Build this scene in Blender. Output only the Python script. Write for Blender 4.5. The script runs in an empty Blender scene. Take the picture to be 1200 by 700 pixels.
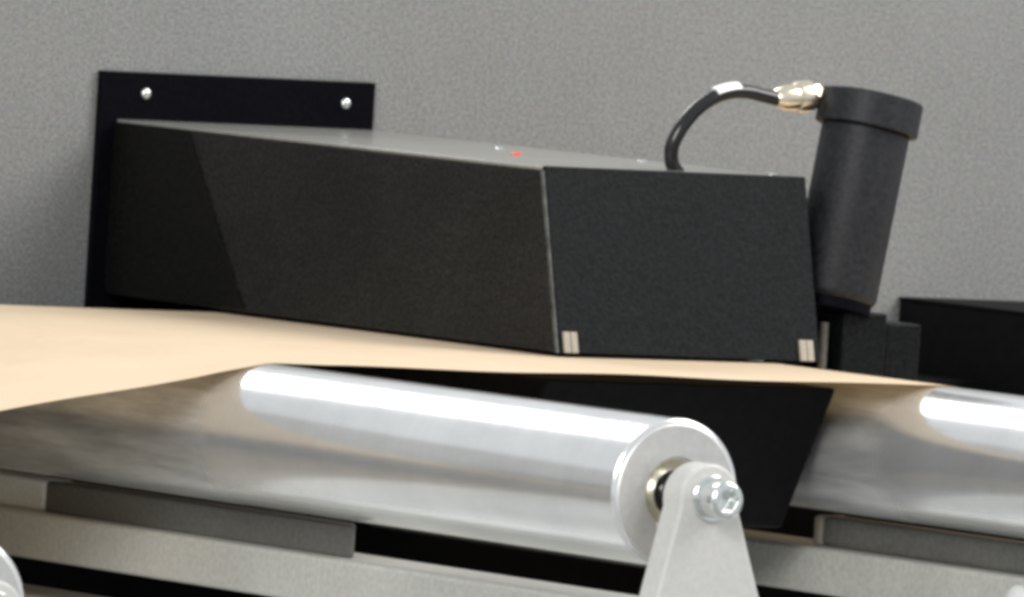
import bpy, bmesh, math, random
from mathutils import Vector, Matrix
random.seed(7)
scene = bpy.context.scene
COL = scene.collection
MM = 0.001

# ------------------------------------------------------------------ camera
fwd = Vector((0.54800706, 0.83549911, -0.04036701)).normalized()
rgt = Vector((0.83591594, -0.54524153, 0.06289837)).normalized()
upv = rgt.cross(fwd).normalized()
cam_data = bpy.data.cameras.new('camera')
cam = bpy.data.objects.new('camera', cam_data); COL.objects.link(cam)
cam.matrix_world = Matrix((
    (rgt.x, upv.x, -fwd.x, -3.42390814),
    (rgt.y, upv.y, -fwd.y, -5.09196464),
    (rgt.z, upv.z, -fwd.z, 0.32155060),
    (0, 0, 0, 1)))
cam_data.sensor_width = 36.0
cam_data.lens = 18039.0 / 1200.0 * 36.0
cam_data.clip_start = 0.1
cam_data.clip_end = 200
cam_data.dof.use_dof = True
cam_data.dof.focus_distance = 6.45
cam_data.dof.aperture_fstop = 45.0
scene.camera = cam

# ------------------------------------------------------------------ world, lamps, exposure
world = bpy.data.worlds.new('World'); scene.world = world
world.use_nodes = True
bg = world.node_tree.nodes['Background']
bg.inputs['Color'].default_value = (0.94, 0.98, 1.0, 1)
bg.inputs['Strength'].default_value = 0.68

def area(name, loc, target, sx, sy, energy, color):
    d = bpy.data.lights.new(name, 'AREA'); d.shape = 'RECTANGLE'
    d.size = sx; d.size_y = sy; d.energy = energy; d.color = color
    o = bpy.data.objects.new(name, d); COL.objects.link(o)
    o.location = loc
    o.rotation_euler = (Vector(target) - Vector(loc)).to_track_quat('-Z', 'Y').to_euler()
    return o
area('hall_lamp_front', (1.5, -0.45, 1.4), (0.55, 0.6, 0.05), 1.2, 1.2, 40, (1.0, 0.96, 0.92))
area('hall_lamp_rear', (0.3, 2.8, 1.75), (0.3, 2.2, 0.0), 1.0, 1.6, 36, (1.0, 0.98, 0.97))

area('hall_lamp_side', (-3.2, -2.6, 2.0), (0.1, 0.3, 0.0), 1.8, 1.8, 125, (1.0, 0.98, 0.95))

scene.view_settings.view_transform = 'Standard'
scene.view_settings.look = 'None'
scene.view_settings.exposure = 0.0
scene.view_settings.gamma = 1.0
scene.view_settings.use_curve_mapping = False
scene.render.engine = 'CYCLES'
scene.cycles.max_bounces = 8
scene.cycles.pixel_filter_type = 'BLACKMAN_HARRIS'
scene.cycles.filter_width = 3.9
scene.cycles.use_denoising = True

# ------------------------------------------------------------------ materials
def new_mat(name):
    m = bpy.data.materials.new(name); m.use_nodes = True
    nt = m.node_tree
    return m, nt, nt.nodes['Principled BSDF']

def N(nt, kind, **kw):
    n = nt.nodes.new(kind)
    for k, v in kw.items():
        if k in n.inputs: n.inputs[k].default_value = v
        else: setattr(n, k, v)
    return n

def ramp(nt, src, stops):
    r = nt.nodes.new('ShaderNodeValToRGB')
    els = r.color_ramp.elements
    while len(els) < len(stops): els.new(0.5)
    for e, (p, c) in zip(els, stops):
        e.position = p
        e.color = c if len(c) == 4 else (*c, 1)
    nt.links.new(src, r.inputs[0])
    return r

def coords(nt, scale=(1, 1, 1)):
    tc = nt.nodes.new('ShaderNodeTexCoord'); mp = nt.nodes.new('ShaderNodeMapping')
    mp.inputs['Scale'].default_value = scale
    g = nt.nodes.new('ShaderNodeNewGeometry')
    nt.links.new(g.outputs['Position'], mp.inputs[0])
    return mp.outputs[0]

def painted(name, col, rough=0.5, speck=0.15, speck_scale=520, bump=0.15, coat=0.0, spec=0.5, blotch=0.08, tint=0.0):
    """powder-coated or painted metal: fine orange-peel grain plus broad unevenness"""
    m, nt, b = new_mat(name)
    co = coords(nt)
    fine = N(nt, 'ShaderNodeTexNoise', Scale=speck_scale, Detail=2.0, Roughness=0.6); nt.links.new(co, fine.inputs['Vector'])
    broad = N(nt, 'ShaderNodeTexNoise', Scale=9.0, Detail=4.0); nt.links.new(co, broad.inputs['Vector'])
    lo = tuple(max(0, c * (1 - speck)) for c in col); hi = tuple(c * (1 + speck) for c in col)
    r = ramp(nt, fine.outputs['Fac'], [(0.3, lo), (0.7, hi)])
    r2 = ramp(nt, broad.outputs['Fac'], [(0.3, (1 - blotch,) * 3), (0.7, (1 + blotch,) * 3)])
    mx = N(nt, 'ShaderNodeMix', data_type='RGBA', blend_type='MULTIPLY'); mx.inputs[0].default_value = 1
    nt.links.new(r.outputs[0], mx.inputs[6]); nt.links.new(r2.outputs[0], mx.inputs[7])
    out = mx.outputs[2]
    if tint:
        fc = N(nt, 'ShaderNodeMix', data_type='RGBA', blend_type='OVERLAY'); fc.inputs[0].default_value = tint
        nt.links.new(out, fc.inputs[6]); nt.links.new(fine.outputs['Color'], fc.inputs[7]); out = fc.outputs[2]
    nt.links.new(out, b.inputs['Base Color'])
    b.inputs['Roughness'].default_value = rough
    b.inputs['Specular IOR Level'].default_value = spec
    b.inputs['Coat Weight'].default_value = coat
    if bump:
        bp = N(nt, 'ShaderNodeBump', Strength=bump, Distance=0.0004)
        nt.links.new(fine.outputs['Fac'], bp.inputs['Height']); nt.links.new(bp.outputs[0], b.inputs['Normal'])
    return m

def metal(name, col, rough=0.25, streak=None, var=0.08, bump=0.05, smudge=0.0, metallic=1.0, cvar=0.08, track=None):
    m, nt, b = new_mat(name)
    b.inputs['Metallic'].default_value = metallic
    co = coords(nt, streak or (1, 1, 1))
    n = N(nt, 'ShaderNodeTexNoise', Scale=60.0 if streak else 300.0, Detail=5.0, Roughness=0.65)
    nt.links.new(co, n.inputs['Vector'])
    r = ramp(nt, n.outputs['Fac'], [(0.25, (max(0.02, rough - var),) * 3), (0.75, (rough + var,) * 3)])
    nt.links.new(r.outputs[0], b.inputs['Roughness'])
    c = ramp(nt, n.outputs['Fac'], [(0.3, tuple(x * (1 - cvar) for x in col)), (0.7, tuple(min(1, x * (1 + cvar * 0.6)) for x in col))])
    out = c.outputs[0]
    if smudge:
        co2 = coords(nt, (14, 6, 14))
        s = N(nt, 'ShaderNodeTexNoise', Scale=3.0, Detail=6.0, Roughness=0.7); nt.links.new(co2, s.inputs['Vector'])
        sr = ramp(nt, s.outputs['Fac'], [(0.38, (1 - smudge,) * 3), (0.6, (1, 1, 1))])
        mx = N(nt, 'ShaderNodeMix', data_type='RGBA', blend_type='MULTIPLY'); mx.inputs[0].default_value = 1
        nt.links.new(out, mx.inputs[6]); nt.links.new(sr.outputs[0], mx.inputs[7]); out = mx.outputs[2]
    if track:
        # the band polished dull and dusty by the running paper
        sx = nt.nodes.new('ShaderNodeSeparateXYZ'); g = nt.nodes.new('ShaderNodeNewGeometry'); nt.links.new(g.outputs['Position'], sx.inputs[0])
        mr = N(nt, 'ShaderNodeMapRange'); mr.inputs[1].default_value = track; mr.inputs[2].default_value = track + 0.012
        nt.links.new(sx.outputs['Y'], mr.inputs[0])
        k1 = N(nt, 'ShaderNodeMix', data_type='RGBA'); nt.links.new(mr.outputs[0], k1.inputs[0])
        nt.links.new(out, k1.inputs[6])
        dn = N(nt, 'ShaderNodeTexNoise', Scale=60.0, Detail=5.0, Roughness=0.65); nt.links.new(coords(nt, (2.2, 0.22, 2.2)), dn.inputs['Vector'])
        dr = ramp(nt, dn.outputs['Fac'], [(0.35, (0.46, 0.47, 0.475)), (0.65, (0.80, 0.81, 0.815))]); nt.links.new(dr.outputs[0], k1.inputs[7])
        out = k1.outputs[2]
        k2 = N(nt, 'ShaderNodeMix', data_type='RGBA'); nt.links.new(mr.outputs[0], k2.inputs[0])
        nt.links.new(r.outputs[0], k2.inputs[6]); k2.inputs[7].default_value = (0.3, 0.3, 0.3, 1)
        nt.links.new(k2.outputs[2], b.inputs['Roughness'])
        k3 = N(nt, 'ShaderNodeMapRange'); k3.inputs[3].default_value = metallic; k3.inputs[4].default_value = metallic - 0.14
        nt.links.new(mr.outputs[0], k3.inputs[0]); nt.links.new(k3.outputs[0], b.inputs['Metallic'])
    nt.links.new(out, b.inputs['Base Color'])
    if bump:
        bp = N(nt, 'ShaderNodeBump', Strength=bump, Distance=0.0003)
        nt.links.new(n.outputs['Fac'], bp.inputs['Height']); nt.links.new(bp.outputs[0], b.inputs['Normal'])
    return m

def kraft():
    m, nt, b = new_mat('kraft_paper')
    co = coords(nt, (1, 6, 1))
    fib = N(nt, 'ShaderNodeTexNoise', Scale=160.0, Detail=5.0, Roughness=0.7); nt.links.new(co, fib.inputs['Vector'])
    cl = N(nt, 'ShaderNodeTexNoise', Scale=18.0, Detail=3.0); nt.links.new(coords(nt), cl.inputs['Vector'])
    a = ramp(nt, fib.outputs['Fac'], [(0.3, (0.745, 0.585, 0.405)), (0.7, (0.83, 0.675, 0.50))])
    c = ramp(nt, cl.outputs['Fac'], [(0.3, (0.93, 0.915, 0.895)), (0.7, (1, 1, 1))])
    mx = N(nt, 'ShaderNodeMix', data_type='RGBA', blend_type='MULTIPLY'); mx.inputs[0].default_value = 1
    nt.links.new(a.outputs[0], mx.inputs[6]); nt.links.new(c.outputs[0], mx.inputs[7])
    nt.links.new(mx.outputs[2], b.inputs['Base Color'])
    b.inputs['Roughness'].default_value = 0.75
    tr = nt.nodes.new('ShaderNodeBsdfTranslucent'); tr.inputs[0].default_value = (0.80, 0.56, 0.30, 1)
    ms = nt.nodes.new('ShaderNodeMixShader'); ms.inputs[0].default_value = 0.12
    nt.links.new(b.outputs[0], ms.inputs[1]); nt.links.new(tr.outputs[0], ms.inputs[2])
    nt.links.new(ms.outputs[0], nt.nodes['Material Output'].inputs['Surface'])
    b.inputs['Specular IOR Level'].default_value = 0.25
    bp = N(nt, 'ShaderNodeBump', Strength=0.12, Distance=0.0004)
    nt.links.new(fib.outputs['Fac'], bp.inputs['Height']); nt.links.new(bp.outputs[0], b.inputs['Normal'])
    return m

M = {}
M['wall'] = painted('grey_wall_paint', (0.203, 0.208, 0.206), 0.55, 0.36, 700, 0.3, blotch=0.05, tint=0.2)
def scuff(mat, amount, scale=(6, 6, 1.2), width=0.035):
    nt = mat.node_tree; b = nt.nodes['Principled BSDF']
    src = b.inputs['Base Color'].links[0].from_socket
    n = N(nt, 'ShaderNodeTexNoise', Scale=4.0, Detail=7.0, Roughness=0.75, Distortion=0.6); nt.links.new(coords(nt, scale), n.inputs['Vector'])
    r = ramp(nt, n.outputs['Fac'], [(0.5 - width, (1, 1, 1)), (0.5, (1 + amount,) * 3), (0.5 + width, (1, 1, 1))])
    mx = N(nt, 'ShaderNodeMix', data_type='RGBA', blend_type='MULTIPLY'); mx.inputs[0].default_value = 1
    nt.links.new(src, mx.inputs[6]); nt.links.new(r.outputs[0], mx.inputs[7]); nt.links.new(mx.outputs[2], b.inputs['Base Color'])
scuff(M['wall'], -0.04)
M['housing'] = painted('black_coat_side_light', (0.0135, 0.0133, 0.0128), 0.5, 0.75, 620, 0.4, spec=0.18, tint=0.4, blotch=0.2)  # black coat made lighter and warmer to stand in for light on the side
M['front'] = painted('black_coat_front_light', (0.0042, 0.0056, 0.0066), 0.5, 0.85, 520, 0.5, spec=0.11, tint=0.5, blotch=0.15)  # same black coat, darker and bluer: the front's light put into the colour
scuff(M['housing'], 0.25, (8, 3, 8), 0.03)
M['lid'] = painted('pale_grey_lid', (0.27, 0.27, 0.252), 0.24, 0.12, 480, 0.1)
M['bracket_black'] = painted('black_satin_plate', (0.003, 0.003, 0.005), 0.55, 0.3, 480, 0.1, spec=0.03)
M['dark_side_sheet'] = painted('black_side_sheet', (0.0058, 0.0058, 0.0055), 0.5, 0.7, 520, 0.4, spec=0.10, tint=0.4)
M['base'] = painted('black_machine_base', (0.005, 0.005, 0.006), 0.6, 0.3, 200, 0.1, spec=0.08)
M['plastic'] = painted('black_moulded_plastic', (0.012, 0.013, 0.017), 0.5, 0.5, 430, 0.4, spec=0.3)
M['rubber'] = painted('black_cable_sheath', (0.010, 0.010, 0.011), 0.16, 0.2, 500, 0.05)
M['beam'] = painted('grey_beam_paint', (0.47, 0.47, 0.44), 0.5, 0.12, 420, 0.25, blotch=0.12, tint=0.08)
M['bounce_panel'] = painted('pale_bounce_paint', (0.76, 0.78, 0.78), 0.5, 0.05, 200, 0.1)
M['alu'] = metal('turned_aluminium', (0.85, 0.86, 0.865), 0.15, (0.25, 9, 0.25), 0.03, 0.0, smudge=0.09, metallic=0.70, cvar=0.035, track=0.304)
M['cap'] = metal('machined_end_cap', (0.76, 0.75, 0.735), 0.5, None, 0.05, 0.08)
M['bracket'] = painted('pale_grey_bracket_paint', (0.56, 0.555, 0.535), 0.45, 0.06, 420, 0.1, blotch=0.05)
M['zinc'] = metal('zinc_plated_steel', (0.83, 0.86, 0.85), 0.16, None, 0.06, 0.05)
M['brass'] = metal('nickel_brass', (0.88, 0.80, 0.64), 0.24, None, 0.04, 0.03)
M['bronze'] = metal('bearing_bronze', (0.78, 0.72, 0.58), 0.3, None, 0.05, 0.03)
M['dark_steel'] = painted('dull_grey_steel', (0.13, 0.13, 0.122), 0.42, 0.2, 420, 0.2, blotch=0.15)
M['sleeve'] = painted('pale_sleeve_plastic', (0.72, 0.75, 0.73), 0.4, 0.08, 420, 0.1)
M['tab'] = painted('beige_plastic', (0.33, 0.295, 0.245), 0.5, 0.08, 500, 0.05)
M['edge_glint'] = painted('edge_highlight_grey', (0.065, 0.07, 0.068), 0.4, 0.7, 160, 0.2, blotch=0.5)
M['glint_shell'] = painted('white_cable_glint', (0.85, 0.85, 0.84), 0.3, 0.03, 400, 0.0)
M['red'] = painted('red_lens', (0.75, 0.09, 0.04), 0.25, 0.05, 500, 0.0)
M['clear'] = painted('pale_lens', (0.7, 0.72, 0.7), 0.2, 0.05, 500, 0.0)
M['paper'] = kraft()
M['floor'] = painted('concrete_floor', (0.30, 0.30, 0.29), 0.7, 0.15, 60, 0.1)

# ------------------------------------------------------------------ mesh helpers (all sizes in millimetres)
def finish(name, bm, mat, parent=None, bevel=0.0, smooth=True, seg=2):
    bmesh.ops.recalc_face_normals(bm, faces=bm.faces)
    me = bpy.data.meshes.new(name)
    for v in bm.verts: v.co = v.co * MM
    bm.to_mesh(me); bm.free()
    me.materials.append(mat)
    o = bpy.data.objects.new(name, me); COL.objects.link(o)
    if smooth:
        for p in me.polygons: p.use_smooth = True
        me.set_sharp_from_angle(angle=math.radians(35))
    if bevel:
        md = o.modifiers.new('bevel', 'BEVEL'); md.width = bevel * MM; md.segments = seg
        md.limit_method = 'ANGLE'; md.angle_limit = math.radians(35)
        md.harden_normals = False
    if parent is not None:
        o.parent = parent
        o.matrix_parent_inverse = Matrix.Translation(parent.location).inverted()
    return o

def thing(name, label, cat, loc, group=None):
    o = bpy.data.objects.new(name, None); COL.objects.link(o)
    o.location = Vector(loc) * MM
    o.empty_display_size = 0.02
    o['label'] = label; o['category'] = cat
    if group: o['group'] = group
    return o

def tag(o, label, cat, group=None):
    o['label'] = label; o['category'] = cat
    if group: o['group'] = group
    return o

def box(bm, x0, x1, y0, y1, z0, z1):
    vs = [bm.verts.new((x, y, z)) for x in (x0, x1) for y in (y0, y1) for z in (z0, z1)]
    for f in ((0, 1, 3, 2), (4, 6, 7, 5), (0, 4, 5, 1), (2, 3, 7, 6), (0, 2, 6, 4), (1, 5, 7, 3)):
        bm.faces.new([vs[i] for i in f])
    return bm

def hexa(bm, p):
    """eight corners: bottom four then top four, same order round"""
    vs = [bm.verts.new(q) for q in p]
    for f in ((0, 1, 2, 3), (4, 5, 6, 7), (0, 1, 5, 4), (1, 2, 6, 5), (2, 3, 7, 6), (3, 0, 4, 7)):
        bm.faces.new([vs[i] for i in f])
    return bm

def basis(axis):
    a = Vector(axis).normalized()
    t = Vector((0, 0, 1)) if abs(a.z) < 0.9 else Vector((1, 0, 0))
    e1 = a.cross(t).normalized(); e2 = a.cross(e1).normalized()
    return a, e1, e2

def lathe(bm, origin, axis, prof, n=64, closed=False):
    """prof: list of (distance along axis, radius)"""
    a, e1, e2 = basis(axis); o = Vector(origin)
    rings = []
    for d, r in prof:
        if r <= 1e-6:
            rings.append([bm.verts.new(o + a * d)])
        else:
            rings.append([bm.verts.new(o + a * d + (e1 * math.cos(2 * math.pi * k / n) + e2 * math.sin(2 * math.pi * k / n)) * r) for k in range(n)])
    pairs = list(zip(rings, rings[1:]))
    if closed: pairs.append((rings[-1], rings[0]))
    for A, B in pairs:
        if len(A) == 1 and len(B) == 1: continue
        for k in range(n):
            j = (k + 1) % n
            if len(A) == 1: bm.faces.new((A[0], B[k], B[j]))
            elif len(B) == 1: bm.faces.new((A[k], A[j], B[0]))
            else: bm.faces.new((A[k], A[j], B[j], B[k]))
    return bm

def prism_y(bm, pts, y0, y1):
    """outline in X,Z pushed from y0 to y1"""
    a = [bm.verts.new((x, y0, z)) for x, z in pts]; b = [bm.verts.new((x, y1, z)) for x, z in pts]
    bm.faces.new(a); bm.faces.new(list(reversed(b)))
    n = len(pts)
    for i in range(n):
        j = (i + 1) % n
        bm.faces.new((a[i], b[i], b[j], a[j]))
    return bm

def sweep(bm, pts, r, n=16):
    pts = [Vector(p) for p in pts]
    rings = []; ref = Vector((0, 1, 0.05)).normalized()
    for i, p in enumerate(pts):
        t = (pts[min(i + 1, len(pts) - 1)] - pts[max(i - 1, 0)]).normalized()
        e1 = (ref - t * ref.dot(t)).normalized(); e2 = t.cross(e1)
        rings.append([bm.verts.new(p + (e1 * math.cos(2 * math.pi * k / n) + e2 * math.sin(2 * math.pi * k / n)) * r) for k in range(n)])
    for A, B in zip(rings, rings[1:]):
        for k in range(n):
            j = (k + 1) % n
            bm.faces.new((A[k], A[j], B[j], B[k]))
    bm.faces.new(rings[0]); bm.faces.new(list(reversed(rings[-1])))
    return bm

def catmull(ps, m=10):
    ps = [Vector(p) for p in ps]; out = []
    q = [ps[0] * 2 - ps[1]] + ps + [ps[-1] * 2 - ps[-2]]
    for i in range(1, len(q) - 2):
        for k in range(m):
            t = k / m
            out.append(0.5 * ((2 * q[i]) + (q[i + 1] - q[i - 1]) * t + (2 * q[i - 1] - 5 * q[i] + 4 * q[i + 1] - q[i + 2]) * t * t
                              + (3 * q[i] - q[i - 1] - 3 * q[i + 1] + q[i + 2]) * t ** 3))
    out.append(ps[-1]); return out

B = bmesh.new
# ------------------------------------------------------------------ setting
fl = finish('floor', box(B(), -6000, 6000, -6000, 6000, -960, -900), M['floor'], smooth=False); fl['kind'] = 'structure'
wl = finish('wall', box(B(), -900, 1700, 810, 830, 10, 240), M['wall'], bevel=1.5); wl['kind'] = 'structure'
bs = finish('machine_base', box(B(), -900, 1700, 735, 832, -900, 9.8), M['base'], bevel=1.0)
bounce_panel = finish('bounce_panel', hexa(B(), [(-900, 170, -480), (1700, 170, -480), (1700, 735.5, -480), (-900, 735.5, -480),
                               (-900, 420, -113), (1700, 420, -113), (1700, 735.5, -113), (-900, 735.5, -113)]), M['bounce_panel'], bs, bevel=2.0)  # added out of view to throw light onto the rollers' undersides
bounce_panel['label'] = 'pale panel added below the rollers to lighten their undersides'
tag(bs, 'black lower machine casing behind the rollers, under the grey wall', 'machine casing')

# ------------------------------------------------------------------ rollers
R1, R2, R0 = (0.0, 0.0), (340.0, 0.0), (-330.0, -53.0)
def roller(x, z, y0, label):
    t = thing('roller', label, 'roller', (x, y0, z), 'metal web rollers')
    o = (x, y0, z); ax = (0, 1, 0); L = 734.5 - y0
    finish('tube', lathe(B(), o, ax, [(1.2, 24), (0.5, 28.2), (0.8, 29.2), (1.8, 30), (L * .25, 30), (L * .5, 30), (L * .75, 30), (L, 30), (L, 24)], 128, True), M['alu'], t)
    cap = finish('end_cap', lathe(B(), o, ax, [(0.6, 28.0), (0.0, 27.4), (0.0, 15.0), (0.8, 14.2), (9, 14.2), (9, 28.0)], 96, True), M['cap'], t)
    finish('bearing_ring', lathe(B(), o, ax, [(1.0, 14.1), (1.0, 13.4), (2.4, 9.2), (8, 9.2), (8, 14.1)], 64, True), M['bronze'], cap)
    finish('bearing_seal', lathe(B(), o, ax, [(4, 9.1), (3.5, 6.4), (8, 6.4), (8, 9.1)], 48, True), M['rubber'], cap)
    finish('shaft', lathe(B(), o, ax, [(-10.1, 0), (-10.1, 6.2), (30, 6.2), (30, 0)], 40), M['zinc'], t)
    return t
roller(*R1, 0, 'bright aluminium roller whose open end is held by the bolted pale bracket')
roller(*R2, 0, 'bright aluminium roller where the paper web ends its run past the cylindrical sensor')
roller(*R0, 0, 'aluminium roller with only a pale end cap edge showing below the wide paper')

# ------------------------------------------------------------------ brackets
def bracket(x, z, label, foot):
    t = thing('roller_bracket', label, 'bracket', (x, -17, z - foot), 'pale brackets holding the rollers')
    pts = []
    for k in range(0, 25):
        a = math.radians(-14 + 208 * k / 24)
        pts.append((x + 0.5 + 14.2 * math.cos(a), z - 0.5 + 14.2 * math.sin(a)))
    hw = 22 + (foot - 40) * 0.26
    pts += [(x - 22, z - 40), (x - hw, z - foot), (x + hw + 4, z - foot), (x + 27.5, z - 40)]
    finish('plate', prism_y(B(), pts, -24, -10.2), M['bracket'], t, bevel=1.2)
    b = finish('bolt', bolt_mesh((x + 0.5, -24, z), (0, -1, 0), 7.6, 13, 4.4), M['zinc'], t, bevel=0.5)
    finish('washer', lathe(B(), (x + 0.5, -24, z), (0, -1, 0), [(-0.3, 4), (-0.3, 9.2), (1.6, 9.2), (2.0, 8.8), (2.0, 4)], 48, True), M['zinc'], b)
    return t

def bolt_mesh(o, axis, r, length, socket):
    """socket cap screw: knurled head with a hexagonal recess"""
    bm = B(); a, e1, e2 = basis(axis); o = Vector(o); n = 48
    def ring(d, rad, hexed=False):
        out = []
        for k in range(n):
            th = 2 * math.pi * k / n; rr = rad
            if hexed:
                w = (th % (math.pi / 3)) - math.pi / 6
                rr = rad * math.cos(math.pi / 6) / math.cos(w)
            out.append(bm.verts.new(o + a * d + (e1 * math.cos(th) + e2 * math.sin(th)) * rr))
        return out
    rs = [ring(0, r), ring(length - 1.2, r), ring(length, r - 1.2), ring(length, socket, True), ring(length - 5.5, socket, True)]
    for A, C in zip(rs, rs[1:]):
        for k in range(n):
            j = (k + 1) % n; bm.faces.new((A[k], A[j], C[j], C[k]))
    bm.faces.new(rs[0]); bm.faces.new(rs[-1])
    return bm

bracket(*R1, 'pale grey tapered bracket with a socket bolt at the end of the roller', 66)
bracket(*R0, 'pale grey bracket under the lower roller beside the black gap', 66)
bracket(*R2, 'pale grey bracket at the end of the roller past the sensor', 66)

# ------------------------------------------------------------------ cross beams and tie bars below the rollers
def beam(x, z1, z0, label, cap_bolt=False):
    t = thing('cross_beam', label, 'beam', (x + 20, 0, z0), 'grey beams running under the rollers')
    finish('tube', box(B(), x, x + 40, -10, 735.4, z0, z1), M['beam'], t, bevel=1.6)
    if cap_bolt:
        finish('cap_nut', lathe(B(), (x + .3, 222, -57), (-1, 0, 0), [(0, 8.5), (2.5, 8.5), (5, 6.5), (6.5, 3), (7, 0)], 32), M['clear'], t)
    return t
beam(-12, -45.6, -65.2, 'grey painted beam directly under the bolted roller, tie bar on top')
beam(328, -45.6, -65.2, 'grey painted beam under the roller past the sensor', True)
beam(-342, -98.6, -118.2, 'grey painted beam under the lowest roller')
lb = thing('lower_rail', 'grey lower rail under the black gap below the bolted roller', 'rail', (8, 0, -110), None)
finish('tube', box(B(), -12, 28, 30, 735.4, -110, -80.5), M['beam'], lb, bevel=1.6)

tb = thing('tie_bar', 'thin bar in two tones lying on the beam under the bolted roller', 'bar', (8, 234, -45.4), 'thin bars lying on the beams')
finish('rod', hexa(B(), [(0, 235, -45.8), (15, 258, -45.8), (15, 480, -45.8), (0, 480, -45.8),
                         (0, 235, -32.4), (15, 258, -32.4), (15, 480, -32.4), (0, 480, -32.4)]), M['dark_steel'], tb, bevel=1.5, seg=3)
sl = finish('sleeve', box(B(), -0.6, 15.6, 479.8, 735.2, -45.8, -32.0), M['sleeve'], tb, bevel=2.5, seg=4)
sl['label'] = 'bright pale sleeve on the bar'
tb2 = thing('tie_bar', 'thin flat bar ending beside the black box under the paper', 'bar', (348, 60, -45.4), 'thin bars lying on the beams')
finish('rod', box(B(), 340, 355, 60, 392, -45.8, -32.4), M['dark_steel'], tb2, bevel=3.0, seg=4)
finish('end_plug', box(B(), 339.6, 355.2, 391.8, 398, -45.8, -32.2), M['tab'], tb2, bevel=2.0)

# ------------------------------------------------------------------ paper web
def paper():
    path = []                                   # (x, z) along the web
    def arc(c, a0, a1, r, n):
        for k in range(n + 1):
            a = math.radians(a0 + (a1 - a0) * k / n)
            path.append((c[0] + r * math.sin(a), c[1] + r * math.cos(a)))
    r = 30.35
    th = math.degrees(math.atan2(R1[1] - R0[1], R1[0] - R0[0]))
    path.append((R0[0] - 260, R0[1] - 95))
    arc(R0, -28, -th, r, 10)
    p0 = path[-1]; a = math.radians(-th)
    p1 = (R1[0] + r * math.sin(a), R1[1] + r * math.cos(a))
    for k in range(1, 30):
        t = k / 30
        path.append((p0[0] + (p1[0] - p0[0]) * t, p0[1] + (p1[1] - p0[1]) * t - 3.2 * math.sin(math.pi * t)))
    arc(R1, -th, 0, r, 8)
    for k in range(1, 40):
        t = k / 40
        path.append((R1[0] + (R2[0] - R1[0]) * t, r - 0.35 * math.sin(math.pi * t)))
    arc(R2, 0, 10, r, 8)
    e = path[-1]
    path.append((e[0] + 200, e[1] - 200 * math.tan(math.radians(10))))
    path.append((e[0] + 600, e[1] - 600 * math.tan(math.radians(10))))
    Y = [304 + (717 - 304) * k / 26 for k in range(27)]
    bm = B(); rows = []
    for i, (x, z) in enumerate(path):
        row = []
        near = 304 + 0.03 * min(320, max(0, -x))      # the web runs in very slightly askew
        for j, y in enumerate(Y):
            y = near + (717 - near) * j / 26
            w = 0.0
            span = math.sin(math.pi * min(1, max(0, x / 340.0))) if x > 0 else math.sin(math.pi * min(1, max(0, -x / 330.0)))
            w += span * 0.55 * math.sin(y * 0.021 + x * 0.011) * (1.0 if x < 0 else 0.5)
            if j <= 2: w += span * (0.8 if j == 0 else 0.3) * math.sin(x * 0.045)
            row.append(bm.verts.new((x, y, z + (w if 30 < abs(x) < 315 else 0) * (0.6 if x > 0 else 1))))
        rows.append(row)
    for A, C in zip(rows, rows[1:]):
        for j in range(len(Y) - 1):
            bm.faces.new((A[j], A[j + 1], C[j + 1], C[j]))
    o = finish('paper_web', bm, M['paper'])
    tag(o, 'wide strip of pale brown kraft paper running over the rollers under the black housing', 'paper')
paper()

# ------------------------------------------------------------------ black wall bracket of the housing
wb = thing('mounting_bracket', 'flat black mounting plate screwed to the grey wall by two bright screws', 'bracket', (290, 810, 33))
finish('wall_plate', box(B(), 217, 363.7, 806.5, 810.2, 12, 132.5), M['bracket_black'], wb, bevel=0.5)
for sx, sz in ((240.7, 123.0), (347.8, 122.6)):
    s = finish('screw', lathe(B(), (sx, 806.7, sz), (0, -1, 0), [(0, 2.7), (0.9, 2.6), (1.6, 2.0), (2.0, 1.0), (2.1, 0)], 24), M['zinc'], wb)
finish('dark_side_sheet', hexa(B(), [(225.2, 806.8, 33), (225.2, 688, 33), (225.9, 688, 33), (225.9, 806.8, 33),
                            (225.2, 806.8, 109.4), (225.2, 744, 109.4), (225.9, 744, 109.4), (225.9, 806.8, 109.4)]), M['dark_side_sheet'], wb, bevel=0.15)  # thin sheet added to make the rear of the side face darker

# ------------------------------------------------------------------ black sensor housing over the paper
XL, XR, ZT, ZB, YT, YB = 226.0, 363.0, 111.0, 31.8, 455.0, 434.5
hs = thing('sensor_housing', 'black box housing with sloping front standing out from the wall over the paper', 'housing', (295, 620, ZB))
finish('shell', hexa(B(), [(XL, YB + 2.2, ZB), (XR, YB + 2.2, ZB), (XR, 806.4, ZB), (XL, 806.4, ZB),
                           (XL, YT + 2.2, ZT - 1.6), (XR, YT + 2.2, ZT - 1.6), (XR, 806.4, ZT - 1.6), (XL, 806.4, ZT - 1.6)]), M['housing'], hs, bevel=0.6)
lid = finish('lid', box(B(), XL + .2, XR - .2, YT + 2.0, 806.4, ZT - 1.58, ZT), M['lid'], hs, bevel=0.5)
fp = finish('front_panel', hexa(B(), [(XL + .9, YB, ZB - .2), (XR + .4, YB, ZB - .2), (XR + .4, YB + 2.15, ZB - .2), (XL + .9, YB + 2.15, ZB - .2),
                                      (XL + .9, YT, ZT + .3), (XR + .4, YT, ZT + .3), (XR + .4, YT + 2.15, ZT + .3), (XL + .9, YT + 2.15, ZT + .3)]), M['front'], hs, bevel=0.7, seg=3)
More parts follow.
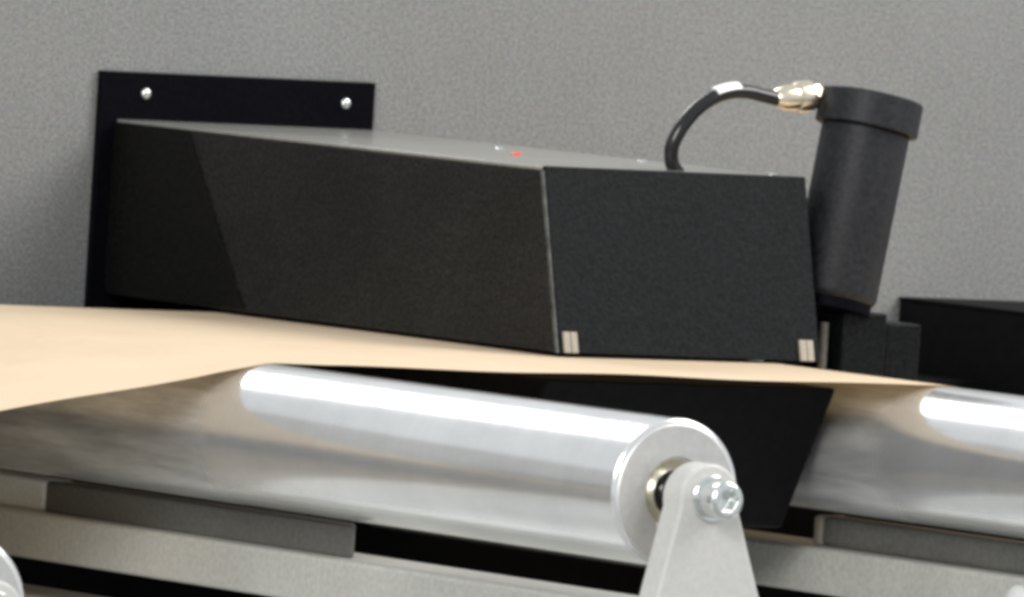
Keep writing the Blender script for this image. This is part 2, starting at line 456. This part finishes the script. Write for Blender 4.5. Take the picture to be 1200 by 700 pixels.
finish('edge_highlight', hexa(B(), [(XL + .1, YB + .1, ZB), (XL + .85, YB + .1, ZB), (XL + .85, YB + 2.1, ZB), (XL + .1, YB + 2.1, ZB),
                               (XL + .1, YT + .1, ZT - 1.7), (XL + .85, YT + .1, ZT - 1.7), (XL + .85, YT + 2.1, ZT - 1.7), (XL + .1, YT + 2.1, ZT - 1.7)]), M['edge_glint'], fp)  # grey strip standing in for the highlight along the panel edge
for tx in (229.2, 352.4):
    tbm = B()
    for k in (0, 1):
        x0 = tx + k * 3.75
        def yf(z): return YB + (z - ZB) * (YT - YB) / (ZT - ZB)
        hexa(tbm, [(x0, yf(32) - 1.3, 32), (x0 + 3.4, yf(32) - 1.3, 32), (x0 + 3.4, yf(32) + .3, 32), (x0, yf(32) + .3, 32),
                   (x0, yf(41) - 1.3, 41), (x0 + 3.4, yf(41) - 1.3, 41), (x0 + 3.4, yf(41) + .3, 41), (x0, yf(41) + .3, 41)])
    tt = finish('clip', tbm, M['tab'], hs, bevel=0.3)
    tt['label'] = 'small beige clip at the foot of the front panel'
finish('indicator_lamp', lathe(B(), (290.8, 575.4, ZT - .3), (0, 0, 1), [(0, 2.4), (0.9, 2.4), (1.5, 1.6), (1.7, 0)], 24), M['red'], lid)
for sx, sy in ((322.7, 638.2), (345.6, 557.9), (352.0, 463.5)):
    finish('lid_screw', lathe(B(), (sx, sy, ZT - .3), (0, 0, 1), [(0, 2.4), (0.8, 2.4), (1.3, 1.6), (1.4, 0)], 24), M['zinc'], lid)

# the dark box below the paper, between the two rollers
lbx = thing('under_web_box', 'black box under the paper between the two rollers with a receding front', 'box', (230, 500, -48))
finish('body', hexa(B(), [(155, 369, -37), (304, 369, -37), (304, 735.3, -37), (155, 735.3, -37),
                          (155, 334, 26), (304, 334, 26), (304, 735.3, 26), (155, 735.3, 26)]), M['base'], lbx, bevel=1.5)

# ------------------------------------------------------------------ cylindrical sensor with cap, gland and cable
top = Vector((402.2, 464.0, 147.6)); bot = Vector((385.0, 460.0, 58.0))
ax = (bot - top).normalized(); Lc = (bot - top).length
cs = thing('cylindrical_sensor', 'black upright cylinder with a wider cap and a cable looping to the housing', 'sensor', tuple(bot))
finish('body', lathe(B(), top, ax, [(14.0, 0), (14.0, 18.2), (15.5, 18.2), (16.0, 19.5), (Lc - 3, 19.2), (Lc - 1, 18.6), (Lc, 17.6), (Lc, 0)], 96), M['plastic'], cs)
cp = finish('cap', lathe(B(), top, ax, [(0, 0), (0, 22.0), (0.8, 22.8), (14.4, 22.8), (15.0, 22.2), (15.0, 0)], 96), M['plastic'], cs)
g0 = Vector((386.0, 474.0, 147.0)); gend = Vector((357.0, 474.0, 144.2)); side = (gend - g0).normalized()
gl = finish('cable_gland', lathe(B(), g0, side, [(6, 5.0), (10, 5.0), (10.1, 6.6), (10.8, 7.1), (17.0, 7.1), (17.8, 6.8), (18.2, 6.0), (24, 5.6), (28, 4.2), (28.6, 3.6), (28.6, 0)], 48), M['brass'], cs)
finish('gland_nut', lathe(B(), g0, side, [(2, 0), (2, 4.8), (7, 4.8), (7, 6.3), (10.2, 6.3), (10.2, 0)], 6), M['brass'], gl, bevel=0.4)
g1 = gend - side * 1.0
cable = [g1, Vector((351.0, 474, 145.4)), Vector((342.5, 474, 146.7)), Vector((333.5, 474, 146.2)), Vector((324.5, 474, 143.2)), Vector((316.0, 474, 137.6)),
         Vector((309.4, 474, 130.0)), Vector((305.8, 475, 121.6)), Vector((306.8, 476, 114.2)), Vector((311, 477, 109.8))]
cb = finish('cable', sweep(B(), catmull(cable, 10), 3.2, 18), M['rubber'], cs)

# highlight on the cable's upper side, modelled as a white half-round shell
def glint_shell():
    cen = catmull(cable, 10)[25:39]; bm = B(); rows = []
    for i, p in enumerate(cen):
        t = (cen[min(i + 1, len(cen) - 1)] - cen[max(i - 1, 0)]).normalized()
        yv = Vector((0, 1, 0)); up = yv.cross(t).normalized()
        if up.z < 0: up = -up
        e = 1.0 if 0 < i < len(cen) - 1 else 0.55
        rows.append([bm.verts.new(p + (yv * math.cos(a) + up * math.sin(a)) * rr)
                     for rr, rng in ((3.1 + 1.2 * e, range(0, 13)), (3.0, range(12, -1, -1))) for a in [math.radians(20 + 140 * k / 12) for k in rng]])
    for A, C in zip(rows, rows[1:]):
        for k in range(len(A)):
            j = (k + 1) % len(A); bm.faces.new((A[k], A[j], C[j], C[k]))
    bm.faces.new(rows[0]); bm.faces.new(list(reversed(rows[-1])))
    m = finish('cable_glint', bm, M['glint_shell'], cb); m['label'] = 'white shell added as the highlight on the cable'
glint_shell()

# clamp under the sensor
sc = thing('sensor_clamp', 'dark clamp of two upright blocks under the black cylinder', 'clamp', (398, 465, 19))
finish('collar', lathe(B(), bot - ax * 1.5, ax, [(0, 0), (0, 17.4), (6.0, 17.4), (6.0, 0)], 64), M['bracket_black'], sc)
def block(x0, x1, y0, y1, z0, z1, name='block', mat='housing', bev=1.0):
    return finish(name, box(B(), x0, x1, y0, y1, z0, z1), M[mat], sc, bevel=bev)
block(386.5, 409.5, 452, 480, 20, 53, mat='front')
block(413, 432, 458, 482, 20, 48.5, mat='front')
block(409.2, 413.4, 462, 478, 24, 44, 'spacer', 'bracket_black', 0.3)
block(362.8, 387, 466, 478, 27, 48, 'arm', 'bracket_black', 0.3)
finish('pin', lathe(B(), (381.0, 459, 22), (0, 0, 1), [(0, 0), (0, 2.0), (26, 2.0), (26, 0)], 20), M['dark_steel'], sc)
finish('pin_foot', box(B(), 379, 388, 456.5, 467.5, 24, 27.5), M['bracket_black'], sc, bevel=.3)
finish('set_screw', lathe(B(), (376, 466.2, 43), (0, -1, 0), [(0, 2.6), (2.2, 2.6), (3, 1.6), (3, 0)], 20), M['zinc'], sc)

# low black box further along the wall
b2 = thing('low_black_box', 'low black box on the wall behind the roller past the cylinder', 'box', (740, 650, 26))
finish('body', box(B(), 663, 820, 470, 810.2, 2, 42.5), M['base'], b2, bevel=0.8)
finish('cover', box(B(), 662, 821, 469, 809.5, 42.4, 43.9), M['base'], b2, bevel=0.4)
